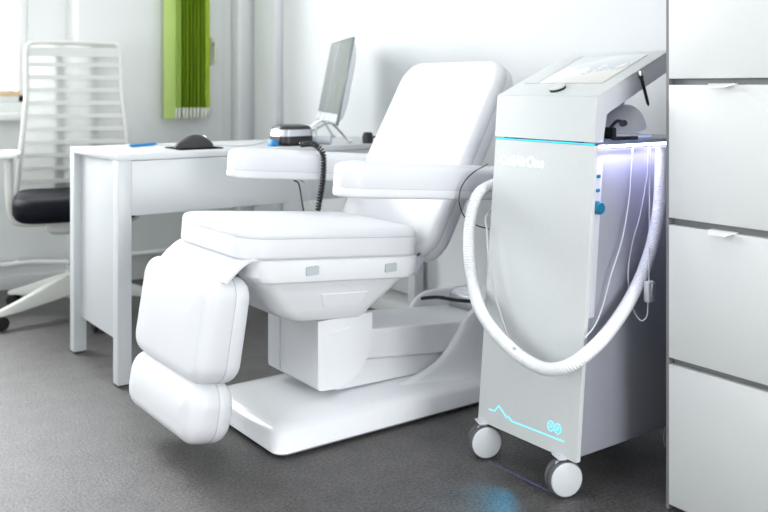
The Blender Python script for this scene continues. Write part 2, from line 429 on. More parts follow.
# seat shell: lip and bowl
def sz(x): return 0.520+TILT*(x-1.047)
bm = B()
ya, yb = YC-0.212, YC+0.212
stack(bm, [(1.240, 1.460, ya+0.085, yb-0.085, -0.184, 0.03), (1.205, 1.474, ya+0.070, yb-0.070, -0.176, 0.05), (1.155, 1.50, ya+0.050, yb-0.050, -0.145, 0.06), (1.115, 1.545, ya+0.028, yb-0.028, -0.095, 0.05),
           (1.090, 1.565, ya+0.014, yb-0.014, -0.068, 0.05), (1.086, 1.570, ya+0.010, yb-0.010, -0.064, 0.05),
           (1.078, 1.595, ya+0.001, yb-0.001, -0.060, 0.05), (1.066, 1.605, ya-0.004, yb+0.004, -0.046, 0.05),
           (1.060, 1.610, ya-0.006, yb+0.006, -0.004, 0.05), (1.064, 1.606, ya, yb, 0.0, 0.05)],
      Matrix.Translation((0, 0, 0.520)), n=8, shear=TILT, xc=1.047)
shell = obj('seat_shell', bm, 'shell', tc, sharp=30)
for x in (1.235, 1.49):
    bm = B(); zt = sz(x)
    stack(bm, [(x-0.019, x+0.019, -0.012, 0.012, 0, 0.004), (x-0.019, x+0.019, -0.012, 0.012, 0.004, 0.004)], Matrix.Translation((0, ya-0.0075, zt-0.030)) @ Matrix.Rotation(R(-90), 4, 'X') @ Matrix.Translation((0, 0, -0.002)))
    obj('shell_slot', bm, 'slot', shell)
bm = B()
def bowl_y(z): return ya+0.028+(z+0.095)/(-0.145+0.095)*0.022
q = [(1.285, -0.102), (1.435, -0.102), (1.418, -0.140), (1.305, -0.140)]
loft(bm, [[(x, bowl_y(z)+d, 0.520+z+TILT*(x-1.047)) for x, z in q] for d in (-0.0025, 0.004)]); obj('bowl_panel', bm, 'shell', shell)
# seat cushion
ax = Vector((math.cos(R(4.8)), 0, -math.sin(R(4.8)))); az = Vector((math.sin(R(4.8)), 0, math.cos(R(4.8))))
ms = frame_matrix((1.032, YC-0.004, sz(1.032)), ax, (0, 1, 0), az)
bm = B(); cushion(bm, 0.575, 0.444, 0.080, 0.070, 0.010, 0.018, 0.013, ms, seam=0.055); seat = obj('seat', bm, 'vinyl', tc, sharp=60)
def seam_loop(L, W, r, z, mat, inset=0.0, rad=0.0011):
    t = bmesh.new(); p = [Vector((x, y, z)) for x, y in rr(inset, L-inset, -W/2+inset, W/2-inset, max(0.004, r-inset), 8)]
    p.append(p[0].copy()); tube(t, [mat @ q for q in p], rad, 6); return t
bm = seam_loop(0.575, 0.444, 0.070, 0.055, ms, 0.0006); obj('piping', bm, 'seam', seat)
# backrest
ang = R(60.5); u = Vector((math.cos(ang), 0, math.sin(ang))); nv = Vector((-math.sin(ang), 0, math.cos(ang)))
mb = frame_matrix(Vector((1.610, YC+0.016, 0.510))-u*0.045-nv*0.088, u, (0, -1, 0), nv)
bm = B(); cushion(bm, 0.665, 0.502, 0.084, 0.085, 0.028, 0.026, 0.010, mb, seam=0.050); back = obj('backrest', bm, 'vinyl', tc, sharp=60)
bm = seam_loop(0.665, 0.502, 0.085, 0.050, mb, 0.0006); obj('piping', bm, 'seam', back)
# hinge brackets between seat shell and backrest
for y in (YC-0.195, YC+0.175):
    bm = B(); prism_y(bm, [(1.50, 0.465), (1.60, 0.462), (1.70, 0.51), (1.74, 0.60), (1.70, 0.60), (1.66, 0.50), (1.60, 0.415), (1.53, 0.41)], y, y+0.02, 0.003)
    obj('hinge_bracket', bm, 'edge', tc, label='grey metal hinge plate')
# armrests
def armrest(yc):
    o = Vector((1.254, yc, 0.676)); m = frame_matrix(o, ax, (0, 1, 0), az)
    bm = B(); cushion(bm, 0.60, 0.104, 0.088, 0.042, 0.008, 0.020, 0.006, m, seam=0.026)
    a = obj('armrest', bm, 'vinyl', tc, sharp=60)
    bm = seam_loop(0.60, 0.104, 0.042, 0.026, m, 0.0016, 0.0012); obj('piping', bm, 'seam', a)
    s = 1 if yc < YC else -1
    ya_, yb_ = sorted((yc+s*0.02, YC-s*0.18))
    bm = B(); box(bm, 1.765, 1.815, ya_, yb_, 0.640, 0.664, 0.005); obj('armrest_bracket', bm, 'edge', a)
armrest(1.930); armrest(2.546)
# leg pads
def pad(name, top, ang_, L, T, eb, et, r, W=0.44, seam=True):
    d = Vector((-math.sin(R(ang_)), 0, -math.cos(R(ang_)))); n = Vector((-math.cos(R(ang_)), 0, math.sin(R(ang_))))
    m = frame_matrix(Vector(top)-n*T/2, d, (0, 1, 0), n)
    bm = B(); cushion(bm, L, W, T, r, eb, et, 0.004, m, seam=T*0.40)
    p = obj(name, bm, 'vinyl', tc, sharp=60)
    bm = seam_loop(L, W, r, T*0.40, m, 0.0006); obj('piping', bm, 'seam', p)
    return p
pad('leg_pad', (1.009, YC, 0.478), 9, 0.264, 0.127, 0.034, 0.034, 0.055)
pad('foot_pad', (0.966, YC, 0.222), 9, 0.152, 0.120, 0.036, 0.040, 0.060)
# vinyl flap bridging seat and leg pad
prof = [(1.115, 0.512), (1.070, 0.519), (1.045, 0.514), (1.020, 0.498), (1.000, 0.480), (0.988, 0.470)]
bm = B()
pf = spline([(x, 0, z) for x, z in prof], 5)
t = bmesh.new(); ya, yb = YC-0.216, YC+0.200
up = []
for i, p in enumerate(pf):
    a = pf[max(0, i-1)]; b = pf[min(len(pf)-1, i+1)]; d = (b-a).normalized(); up.append(Vector((-d.z, 0, d.x))*-1)
lp = [(p+n*0.004) for p, n in zip(pf, up)]+[(p-n*0.003) for p, n in reversed(list(zip(pf, up)))]
loft(t, [[Vector((p.x, y, p.z)) for p in lp] for y in (ya, yb)]); merge(bm, t)
obj('leg_flap', bm, 'vinyl', tc)
bm = B(); prism_y(bm, [(1.03, 0.455), (1.14, 0.475), (1.14, 0.44), (1.03, 0.40)], YC-0.12, YC+0.12, 0.006); obj('leg_hinge', bm, 'slot', tc)

# coiled black cord over the far armrest, with two thin black leads beside it
def coil(path, r, pitch, per=10):
    P = resample(spline(path, 20), pitch/per); out = []
    n = len(P)
    for i, p in enumerate(P):
        T = (P[min(i+1, n-1)]-P[max(i-1, 0)]).normalized()
        a = Vector((0, 1, 0)); a = (a-T*a.dot(T)).normalized(); b = T.cross(a)
        w = 2*PI*i/per; out.append(p+(a*math.cos(w)+b*math.sin(w))*r)
    return out
ycn = 2.546-0.052
bm = B(); tube(bm, coil([(1.53, 2.570, 0.766), (1.532, 2.54, 0.769), (1.54, ycn+0.012, 0.769), (1.553, ycn-0.016, 0.745), (1.556, ycn-0.020, 0.70), (1.552, ycn-0.018, 0.64), (1.543, ycn-0.012, 0.58), (1.535, ycn-0.004, 0.52)], 0.0075, 0.0095), 0.0032, 6)
tag(obj('coiled_cord', bm, 'black'), 'black coiled cord hanging over the far armrest of the treatment chair', 'cord')
bm = B(); tube(bm, spline([(1.478, 2.53, 0.6535), (1.478, 2.50, 0.645), (1.485, 2.495, 0.60), (1.488, 2.485, 0.55), (1.49, 2.47, 0.50)], 8), 0.0026, 6)
tag(obj('power_lead', bm, 'black'), 'thin black lead under the far armrest, left of the two', 'cable')
bm = B(); tube(bm, spline([(1.503, 2.53, 0.6515), (1.503, 2.50, 0.643), (1.513, 2.495, 0.60), (1.523, 2.485, 0.55), (1.528, 2.47, 0.50)], 8), 0.002, 6)
tag(obj('power_lead', bm, 'cable'), 'thin grey lead under the far armrest, nearer the coiled cord', 'cable')

# ================================================================== TREATMENT MACHINE
DY0, DY1 = 1.410, 1.748
dv = empty('treatment_machine', (1.77, 1.57, 0), 'tall white machine on castors with slanted touch screen and glowing blue lettering', 'machine')
fx = lambda z: 1.571+(z-0.095)*(1.643-1.571)/(0.932-0.095)       # leaning front plane
bm = B(); prism_y(bm, [(fx(0.10)+0.013, 0.095), (fx(0.80)+0.013, 0.808), (2.04, 0.808), (2.04, 0.095)], DY0+0.013, DY1-0.013, 0.003)
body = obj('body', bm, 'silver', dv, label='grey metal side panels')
bm = B(); prism_y(bm, [(fx(0.092), 0.092), (fx(0.8178), 0.8178), (fx(0.8178)+0.013, 0.8178), (fx(0.092)+0.013, 0.092)], DY0, DY1, 0.002)
fp = obj('front_panel', bm, 'front', dv)
# frame of the leaning front: x to the right seen from the front (-Y), y up the slope, z outwards
fu = Vector((fx(1)-fx(0), 0, 1)).normalized(); fn = Vector((-fu.z, 0, fu.x))
def FM(y, z): return frame_matrix(Vector((fx(z), y, z))+fn*0.0004, (0, -1, 0), fu, fn)
def text_bm(s, size, mat, ext=0.0006, squeeze=1.0):
    cu = bpy.data.curves.new('txt', 'FONT'); cu.body = s; cu.size = size; cu.extrude = ext; cu.space_character = 1.0; cu.offset = 0.0002
    to = bpy.data.objects.new('txt', cu); COL.objects.link(to)
    bpy.context.view_layer.update()
    me = bpy.data.meshes.new_from_object(to.evaluated_get(bpy.context.evaluated_depsgraph_get()))
    bm = bmesh.new(); bm.from_mesh(me); bpy.data.objects.remove(to); bpy.data.curves.remove(cu); bpy.data.meshes.remove(me)
    w = max(v.co.x for v in bm.verts)
    bmesh.ops.scale(bm, vec=(squeeze, 1, 1), verts=bm.verts)
    bmesh.ops.transform(bm, matrix=mat, verts=bm.verts)
    return bm
bm = text_bm('CellAirOne', 0.036, FM(1.724, 0.755), squeeze=0.92); obj('lettering', bm, 'logo', fp, sharp=30)
# skyline line and twin-circle badge near the foot
t = bmesh.new()
ribbon(t, [(0.0, 0.0), (0.020, 0.001), (0.034, 0.018), (0.046, 0.010), (0.056, 0.004), (0.063, -0.003), (0.069, 0.002), (0.084, -0.006), (0.255, -0.002)], 0.0022, 0.0008)
bm = B(); merge(bm, t, FM(1.707, 0.130)); obj('skyline_mark', bm, 'sign', fp)
t = bmesh.new()
for cx in (-0.0108, 0.0108):
    ribbon(t, [(cx+0.0100*math.cos(a*PI/10), 0.0112*math.sin(a*PI/10)) for a in range(21)], 0.0016, 0.0008)
    ribbon(t, [(cx-0.002, 0.005), (cx-0.002, -0.005)], 0.0014, 0.0008)
    ribbon(t, [(cx+0.0025, 0.0035), (cx+0.0025, -0.0035)], 0.0014, 0.0008)
bm = B(); merge(bm, t, FM(1.484, 0.151)); obj('badge', bm, 'sign', fp)
# top cover: upper front and slanted head in one bent slab
pts = [(fx(0.8255), 0.8255), (fx(0.932), 0.932), (1.915, 1.046), (1.915, 0.997), (1.676, 0.893), (fx(0.8255)+0.031, 0.8255)]
bm = B(); prism_y(bm, pts, DY0+0.0015, DY1-0.0015, 0.0015); cov = obj('top_cover', bm, 'edge', dv)
bm = B()
for p0, p1 in ((pts[0], pts[1]), (pts[1], pts[2])):
    a = Vector((p0[0], 0, p0[1])); b = Vector((p1[0], 0, p1[1])); d = (b-a).normalized(); n = Vector((-d.z, 0, d.x))
    q = [a-n*0.001, b-n*0.001, b+n*0.003, a+n*0.003]
    prism_y(bm, [(v.x, v.z) for v in q], DY0, DY1, 0.0008)
obj('cover_skin', bm, 'front', cov)
hu = (Vector((1.915, 0, 1.046))-Vector((fx(0.932), 0, 0.932))); HL = hu.length; hu.normalize(); hn = Vector((-hu.z, 0, hu.x))
HM = frame_matrix(Vector((fx(0.932), (DY0+DY1)/2, 0.932))+hn*0.003, hu, (0, 1, 0), hn)
def slab(x0, x1, y0, y1, z0, z1, bev=0.001):
    t = bmesh.new(); box(t, x0, x1, y0, y1, z0, z1, bev); b = B(); merge(b, t, HM); return b
obj('screen_border', slab(0.075, 0.268, -0.125, 0.140, 0, 0.0012), 'alu', cov)
scr = slab(0.078, 0.265, -0.122, 0.090, 0.0012, 0.0022); obj('touch_screen', scr, 'tscreen', cov)
obj('screen_margin', slab(0.078, 0.265, 0.092, 0.137, 0.0012, 0.0022), 'front', cov)
bm = B(); lathe(bm, [(0.001, 0), (0.021, 0), (0.021, 0.006), (0.001, 0.006)], HM @ Matrix.Translation((0.038, -0.012, 0)), 32); kb = obj('button', bm, 'black', cov)
bm = B(); lathe(bm, [(0.001, 0.005), (0.0205, 0.005), (0.0205, 0.009), (0.018, 0.011), (0.001, 0.0112)], HM @ Matrix.Translation((0.038, -0.012, 0)), 32); obj('button_cap', bm, 'front', kb)
# rear post carrying the head, glass shelf, lights
bm = B(); box(bm, 1.905, 1.925, DY1-0.05, DY1-0.008, 0.80, 1.02, 0.004); obj('rear_post', bm, 'silver', dv)
bm = B(); box(bm, fx(0.82)+0.034, 2.045, DY0-0.006, DY1+0.004, 0.8185, 0.8265, 0.002); shf = obj('glass_shelf', bm, 'shelfglass', dv)
bm = B(); box(bm, fx(0.82)-0.0005, fx(0.82)+0.004, DY0+0.004, DY1-0.004, 0.8192, 0.8222); obj('front_light', bm, 'cyan', dv)
bm = B(); box(bm, fx(0.82)+0.02, 2.03, DY0-0.004, DY0+0.009, 0.8115, 0.8182, 0.001); obj('side_light', bm, 'led', dv)
# connector strip along the front edge of the side
t = bmesh.new(); box(t, 0, 0.026, 0, 0.006, 0.415, 0.79, 0.001)
k = (fx(1)-fx(0))
for v in t.verts: v.co = Vector((fx(v.co.z)+0.016+v.co.x, DY0+0.0085+v.co.y, v.co.z))
bm = B(); merge(bm, t); cs = obj('connector_strip', bm, 'edge', dv)
for z in (0.745, 0.712):
    bm = B(); box(bm, fx(z)+0.020, fx(z)+0.034, DY0+0.006, DY0+0.010, z-0.004, z+0.004, 0.001); obj('socket', bm, 'teal', cs)
bm = B(); lathe(bm, [(0.001, 0), (0.0155, 0), (0.0155, 0.014), (0.012, 0.018), (0.001, 0.018)], axis_y((fx(0.672)+0.027, DY0+0.010, 0.672)), 24); obj('plug_knob', bm, 'teal', cs)
# castors
def castor(x, y, turn):
    T = Matrix.Translation((x, y, 0)) @ Matrix.Rotation(R(turn), 4, 'Z')
    def put(b): bmesh.ops.transform(b, matrix=T, verts=b.verts); return b
    bm = B(); tube(bm, [(0, 0, 0.05), (0, 0, 0.097)], 0.011, 14); box(bm, -0.020, 0.020, -0.006, 0.006, 0.035, 0.082, 0.004)
    box(bm, -0.022, 0.022, -0.020, 0.020, 0.0905, 0.0945, 0.002)
    c = obj('castor', put(bm), 'edge', dv)
    for s in (-1, 1):
        m = frame_matrix((0, s*0.0025, 0.0428), (1, 0, 0), (0, 0, -s), (0, s, 0))
        bm = B(); lathe(bm, [(0.006, 0), (0.038, 0), (0.0420, 0.003), (0.0427, 0.007), (0.0420, 0.012), (0.039, 0.0135), (0.006, 0.0135)], m, 40); w = obj('wheel', put(bm), 'tyre', c)
        bm = B(); lathe(bm, [(0.001, 0.011), (0.0395, 0.013), (0.0385, 0.0155), (0.035, 0.017), (0.001, 0.0175)], m, 40); obj('wheel_cover', put(bm), 'disc', w)
for x, y, a in ((1.578, 1.457, -20), (1.578, 1.728, -24), (2.005, 1.457, 12), (2.005, 1.715, -40)): castor(x, y, a)

# air hose, from the far side of the machine round its front to the near side
hp_ = [Vector((1.73, 1.778, 0.708)), onY(490, 186, 1.790), onY(477, 196, 1.80), onY(470, 222, 1.81), onY(469, 255, 1.80), onY(473, 285, 1.785),
       onX(479, 307, 1.536), onX(490, 326, 1.528), onX(505, 343, 1.526), onX(524, 359, 1.526), onX(546, 369, 1.528), onX(568, 366, 1.535)]
hp_ += [onY(590, 351, 1.372), onY(609, 331, 1.376), onY(628, 303, 1.382), onY(643, 272, 1.386), onY(653, 240, 1.388), onY(659, 205, 1.388), onY(661, 170, 1.388), onY(662, 148, 1.392)]
P = resample(spline(hp_, 16), 0.0016)
bm = B(); tube(bm, P, lambda i: 0.0150+0.0010*math.sin(i*PI/2.0+0.4), 12)
hose = tag(obj('air_hose', bm, 'hose', sharp=80), 'white ribbed air hose looped round the front of the machine', 'hose')
bm = B(); tube(bm, [Vector((1.73, 1.7365, 0.708)), Vector((1.73, 1.790, 0.708))], 0.024, 18)
tube(bm, [P[0]-Vector((0.0, 0.005, 0)), P[6]], 0.021, 14)
obj('hose_connector', bm, 'edge', hose, label='pale grey connector')
# thin cables
def cable(path, r, mat, name, lab):
    bm = B(); tube(bm, spline(path, 10), r, 7); return tag(obj(name, bm, mat), lab, 'cable')
cable([Vector((1.72, 1.760, 0.66)), onY(488, 213, 1.765), onX(487, 232, 1.590), onX(489, 262, 1.578), onX(495, 295, 1.570), onX(503, 322, 1.560), onX(509, 340, 1.548), onX(515, 349, 1.515)], 0.0026, 'cable', 'sensor_cable', 'thin grey cable lying down the front of the machine to the hose')
cable([onY(488, 164, 1.80), onY(474, 172, 1.85), onY(463, 184, 1.86), onY(459, 200, 1.86), onY(464, 216, 1.85), onY(476, 225, 1.82), onY(489, 229, 1.79)], 0.0018, 'black', 'looped_cable', 'thin black cable looping beside the near armrest')
cable([onY(633, 146, 1.405), onY(631, 175, 1.410), onY(629, 200, 1.410), onY(622, 240, 1.408), onY(611, 275, 1.406), onY(603, 305, 1.410), onY(595, 325, 1.400), onY(585, 338, 1.392)], 0.0018, 'wcable', 'light_cable', 'pale cable down the grey side of the machine, leftmost and longest')
cable([onY(648, 146, 1.405), onY(647, 175, 1.412), onY(640, 215, 1.413), onY(632, 245, 1.413), onY(628, 275, 1.412), onY(632, 305, 1.40), onY(640, 320, 1.366), onY(647, 316, 1.358), onY(648, 300, 1.360)], 0.0017, 'wcable', 'lead_cable', 'white cable down the side of the machine ending in the clip')
cable([onY(650, 146, 1.405), onY(649.5, 180, 1.412), onY(649.5, 230, 1.40), onY(649, 262, 1.366), onY(649, 282, 1.360)], 0.0016, 'wcable', 'thin_lead', 'thinnest straight lead above the grey clip by the hose')
cl = onY(649.5, 291, 1.360)
bm = B(); box(bm, cl.x-0.013, cl.x+0.011, cl.y-0.008, cl.y+0.008, cl.z-0.026, cl.z+0.024, 0.004); cp = tag(obj('cable_clip', bm, 'edge'), 'small pale grey sensor clip hanging beside the hose', 'clip')
bm = B(); box(bm, cl.x-0.003, cl.x+0.013, cl.y-0.0105, cl.y-0.007, cl.z-0.012, cl.z+0.020, 0.0015); obj('clip_lever', bm, 'alu', cp)
# stylus hanging from the head
bm = B(); a = onY(640.5, 74, 1.404); b = onY(648.5, 106, 1.402); tube(bm, [a, a+(b-a)*0.12, a+(b-a)*0.14, b-(b-a)*0.08, b], lambda i: (0.0058, 0.0058, 0.0042, 0.0038, 0.0012)[i], 12)
st = tag(obj('stylus', bm, 'black'), 'black stylus hanging from the edge of the slanted screen', 'stylus')
bm = B(); box(bm, a.x-0.006, a.x+0.006, 1.398, 1.4115, a.z-0.006, a.z+0.008, 0.002); obj('stylus_clip', bm, 'chrome', st)

# face mask lying on the glass shelf
fm = empty('face_mask', (1.76, 1.52, 0.829), 'white face mask lying on the glass shelf of the machine', 'mask')
def dome(bm, c, a, b, hgt, th=0.004):
    t = bmesh.new(); loops = []
    for k in range(8):
        e = R(90*k/7.3); rad = math.cos(e); loops.append([(a*rad*math.cos(w*PI/16)*(1+0.10*math.cos(w*PI/16)), b*rad*math.sin(w*PI/16), hgt*math.sin(e)*(1+0.22*rad*math.cos(w*PI/16))) for w in range(32)])
    loft(t, loops); merge(bm, t, Matrix.Translation(c) @ Matrix.Rotation(R(-12), 4, 'Y'))
bm = B(); dome(bm, (1.765, 1.515, 0.846), 0.060, 0.052, 0.062); obj('mask_body', bm, 'mask', fm)
bm = B()
tube(bm, spline([(1.695, 1.53, 0.834), (1.702, 1.50, 0.838), (1.75, 1.466, 0.836), (1.81, 1.47, 0.834), (1.845, 1.52, 0.834), (1.81, 1.575, 0.836), (1.74, 1.585, 0.836), (1.695, 1.53, 0.834)], 8), 0.0045, 8)
obj('mask_rim', bm, 'mask', fm)
bm = B(); t = bmesh.new()
arc = [R(a) for a in range(-110, 111, 11)]
lo = [(1.765+0.045*math.sin(a), 1.555+0.028*math.cos(a)) for a in arc]; li = [(1.765+0.0435*math.sin(a), 1.555+0.0265*math.cos(a)) for a in reversed(arc)]
loft(t, [[(x, y, z) for x, y in lo+li] for z in (0.83, 0.92)]); merge(bm, t); obj('mask_strap', bm, 'mask', fm)
bm = B(); tube(bm, [(1.712, 1.475, 0.866), (1.706, 1.464, 0.868)], 0.008, 14); box(bm, 1.672, 1.686, 1.47, 1.50, 0.829, 0.858, 0.004); tube(bm, spline([(1.68, 1.485, 0.856), (1.69, 1.475, 0.872), (1.70, 1.468, 0.872)], 6), 0.004, 8)
obj('mask_valve', bm, 'black', fm)
fm.location.x += 0.052; fm.location.y -= 0.038
bm = B(); box(bm, 1.705, 1.790, 1.409, 1.424, 0.8277, 0.836, 0.002); tag(obj('dark_tray', bm, 'black'), 'flat dark tray at the near edge of the glass shelf', 'tray')

# ================================================================== DRAWER CABINET
CX = 1.717
cb = empty('drawer_cabinet', (1.95, 0.87, 0), 'tall cabinet of white drawers with grey carcass beside the machine', 'cabinet')
bm = B(); box(bm, CX+0.019, 2.23, 0.462, 1.277, 0.02, 1.30, 0.001); box(bm, CX+0.05, 2.21, 0.48, 1.26, 0.0, 0.03)
box(bm, CX+0.003, CX+0.022, 1.269, 1.277, 0.0, 1.30)
obj('carcass', bm, 'carcass', cb, label='dark grey carcass')
for z0, z1 in ((0.012, 0.329), (0.344, 0.644), (0.660, 0.960), (0.974, 1.288)):
    bm = B(); box(bm, CX, CX+0.0185, 0.470, 1.268, z0, z1, 0.0015); dr = obj('drawer', bm, 'lacquer', cb)
    if z0 in (0.344, 0.660) or z0 == 0.974:
        t = bmesh.new()
        if z0 == 0.344 or z0 == 0.660 or z0 == 0.974:
            zt = z1-0.004
            lo = [(CX-0.0005, 1.166, zt+0.004), (CX-0.0005, 1.104, zt+0.004), (CX-0.020, 1.116, zt-0.002), (CX-0.020, 1.154, zt-0.002)]
            loft(t, [[Vector(p) for p in lo], [Vector(p)+Vector((0, 0, 0.003)) for p in lo]])
            bm = B(); merge(bm, t); box(bm, CX-0.0005, CX+0.016, 1.104, 1.166, z1, z1+0.003); obj('handle', bm, 'tab', dr)

# ================================================================== DESK
dk = empty('desk', (1.61, 3.075, 0), 'white desk with square legs and plain panel ends by the wall', 'desk')
X0, X1, Y0, Y1 = 0.996, 2.236, 2.808, 3.305
bm = B(); box(bm, X0, X1, Y0, Y1, 0.720, 0.740, 0.0012); obj('tabletop', bm, 'desk', dk)
for x in (X0, X1-0.045):
    for y in (Y0, Y1-0.045):
        bm = B(); box(bm, x, x+0.045, y+0.0005, y+0.0445, 0.006, 0.7198, 0.001); lg = obj('leg', bm, 'desk', dk)
        bm = B(); box(bm, x+0.005, x+0.040, y+0.005, y+0.040, 0.0, 0.0065); obj('leg_glide', bm, 'rubber', lg)
for x in (X0+0.026, X1-0.044):
    bm = B(); box(bm, x, x+0.018, Y0+0.0445, Y1-0.0445, 0.130, 0.7198, 0.001); obj('end_panel', bm, 'desk', dk)
bm = B(); box(bm, X0+0.0455, X1-0.0455, Y0+0.002, Y0+0.020, 0.543, 0.7185, 0.001); obj('apron', bm, 'desk', dk)

# ------------------------------------------------ things on the desk
mp = tag(obj('mouse_pad', box(B(), 1.245, 1.405, 2.895, 3.035, 0.740, 0.7445, 0.0012), 'padblack'), 'black mouse pad near the front of the desk', 'mouse pad')
def ring_solid(rows, n=20):
    t = bmesh.new(); loft(t, [[(x, cy+b*math.cos(2*PI*k/n), max(0.0, cz+h*math.sin(2*PI*k/n))) for k in range(n)] for x, b, h, cy, cz in rows]); return t
mroot = empty('computer_mouse', (1.323, 2.962, 0.7445), 'dark rounded computer mouse on its black pad', 'mouse', local=True, rotz=R(-8))
mroot.scale = (1.12, 1.12, 1.25)
rows = [(-0.060+0.120*i/12, max(0.003, 0.033*math.sin(PI*(0.06+0.88*i/12))**0.55), max(0.002, 0.036*math.sin(PI*(0.05+0.9*(i/12)**1.15))**0.7), 0, 0.0) for i in range(13)]
t = ring_solid(rows); bm = B(); merge(bm, t); obj('mouse_body', bm, 'rubber', mroot, sharp=60)
bm = B(); tube(bm, [(0.032, -0.003, 0.024), (0.032, 0.003, 0.024)], 0.009, 14); obj('scroll_wheel', bm, 'alu', mroot)
pn = tag(obj('pen', (lambda b: (tube(b, [(1.155, 3.145, 0.746), (1.17, 3.15, 0.746), (1.262, 3.185, 0.7465), (1.275, 3.19, 0.7465)], lambda i: (0.002, 0.0058, 0.0058, 0.004)[i], 10), b)[1])(B()), 'blue'), 'blue pen lying on the desk near its left end', 'pen')
cable([(1.275, 3.192, 0.743), (1.34, 3.12, 0.742), (1.40, 3.06, 0.742), (1.425, 2.98, 0.746), (1.50, 2.96, 0.742), (1.60, 3.02, 0.742), (1.72, 3.16, 0.742)], 0.0016, 'cable', 'mouse_cable', 'thin grey cable running across the desk from the mouse')

# desk phone: rounded dark base with a silver lid
ph = empty('desk_phone', (1.69, 2.93, 0.74), 'black and silver rounded phone base on the desk', 'phone')
def phm(z0, z1, i0, i1, x0=1.625, x1=1.765, y0=2.862, y1=2.985, r=0.035): 
    b = B(); stack(b, [(x0+i0, x1-i0, y0+i0, y1-i0, z0, r), (x0+i1, x1-i1, y0+i1, y1-i1, z1, r)], n=8); return b
b = B(); stack(b, [(1.637, 1.757, 2.873, 2.975, 0.740, 0.03), (1.626, 1.766, 2.862, 2.986, 0.752, 0.035), (1.626, 1.766, 2.862, 2.986, 0.776, 0.035)], n=8); obj('phone_base', b, 'black', ph)
b = B(); stack(b, [(1.625, 1.767, 2.861, 2.987, 0.776, 0.035), (1.629, 1.764, 2.865, 2.984, 0.800, 0.035)], n=8); obj('silver_band', b, 'alu', ph)
b = B(); stack(b, [(1.629, 1.764, 2.865, 2.984, 0.800, 0.035), (1.637, 1.758, 2.871, 2.978, 0.812, 0.035), (1.66, 1.74, 2.89, 2.96, 0.8165, 0.02)], n=8); obj('phone_lid', b, 'black', ph)
bm = B(); tube(bm, [(1.775, 2.925, 0.757), (1.800, 2.90, 0.757), (1.835, 2.865, 0.757)], 0.0165, 14); tag(obj('handset', bm, 'slot'), 'grey handset lying beside the phone base', 'handset')
bm = B(); lathe(bm, [(0.02, 0.0), (0.028, 0.0), (0.031, 0.07), (0.028, 0.07), (0.026, 0.006), (0.001, 0.006)], Matrix.Translation((1.806, 3.026, 0.74)), 24)
mg = tag(obj('mug', bm, 'tab'), 'small white cup behind the phone base', 'cup')
bm = B(); tube(bm, spline([(1.832, 3.011, 0.80), (1.846, 3.001, 0.796), (1.850, 2.998, 0.775), (1.844, 3.002, 0.76), (1.831, 3.012, 0.757)], 6), 0.004, 8); obj('mug_handle', bm, 'tab', mg)
bm = B(); box(bm, 1.590, 1.622, 2.885, 2.915, 0.74, 0.757, 0.004); box(bm, 1.597, 1.615, 2.892, 2.908, 0.755, 0.764, 0.003); tag(obj('blue_stopper', bm, 'blue'), 'small blue plastic cap beside the phone base', 'cap')

# all-in-one monitor seen almost edge-on
mon = empty('monitor', (1.955, 3.085, 0.74), 'slim silver framed monitor on thin chrome legs, seen almost edge-on', 'monitor', local=True, rotz=math.atan2(0.916, 0.40))
# local: x along the screen's width (far end +), y thickness (+y = front), z up; leaning back about its lower edge
lean = Matrix.Translation((0, 0, 0.070)) @ Matrix.Rotation(R(11), 4, 'X')
def mbx(x0, x1, y0, y1, z0, z1, bev, mat=lean):
    t = bmesh.new(); box(t, x0, x1, y0, y1, z0, z1, bev); b = B(); merge(b, t, mat); return b
obj('screen_frame', mbx(-0.26, 0.26, -0.004, 0.006, 0, 0.343, 0.002), 'darkalu', mon)
obj('screen', mbx(-0.252, 0.252, 0.0055, 0.0075, 0.045, 0.334, 0.001), 'screen', mon)
chin = obj('screen_chin', mbx(-0.252, 0.252, 0.0055, 0.0078, 0.008, 0.043, 0.001), 'slot', mon)
for x in (-0.03, 0.10, 0.225):
    obj('chin_button', mbx(x-0.012, x+0.012, 0.0075, 0.0088, 0.018, 0.034, 0.0005), 'tab', chin)
t = bmesh.new(); loft(t, [[(x, -0.011-dy, z) for x, z in rr(-0.255+i, 0.255-i, 0.006+i, 0.337-i, 0.03, 5)] for i, dy in ((0, -0.007), (0.02, 0.010), (0.06, 0.024), (0.10, 0.030))]); b = B(); merge(b, t, lean); obj('rear_casing', b, 'mback', mon)
for x0, x1, yy in ((-0.085, -0.17, 0.16), (-0.085, -0.19, -0.06), (0.12, 0.20, 0.10), (0.12, 0.20, -0.06)):
    bm = B(); tube(bm, [(x0, 0.0, 0.082), (x1, yy, 0.0055)], 0.0055, 10); tube(bm, [(x1, yy-0.008, 0.0055), (x1, yy+0.008, 0.0055)], 0.0056, 10); obj('stand_leg', bm, 'chrome', mon)
bm = B(); lathe(bm, [(0.001, 0.74), (0.020, 0.74), (0.022, 0.765), (0.016, 0.782), (0.001, 0.784)], Matrix.Translation((1.990, 2.846, 0)), 18)
pb = tag(obj('cable_plug', bm, 'black'), 'small black plug standing on the desk behind the monitor', 'plug')
bm = B(); tube(bm, spline([(2.0, 2.846, 0.765), (2.03, 2.84, 0.762), (2.07, 2.84, 0.748), (2.11, 2.87, 0.7435), (2.16, 2.91, 0.7435)], 6), 0.0035, 8); obj('plug_cable', bm, 'black', pb)

# sockets under the desk
bm = B(); box(bm, 1.80, 2.02, 4.27, 4.32, 0.29, 0.34, 0.006)
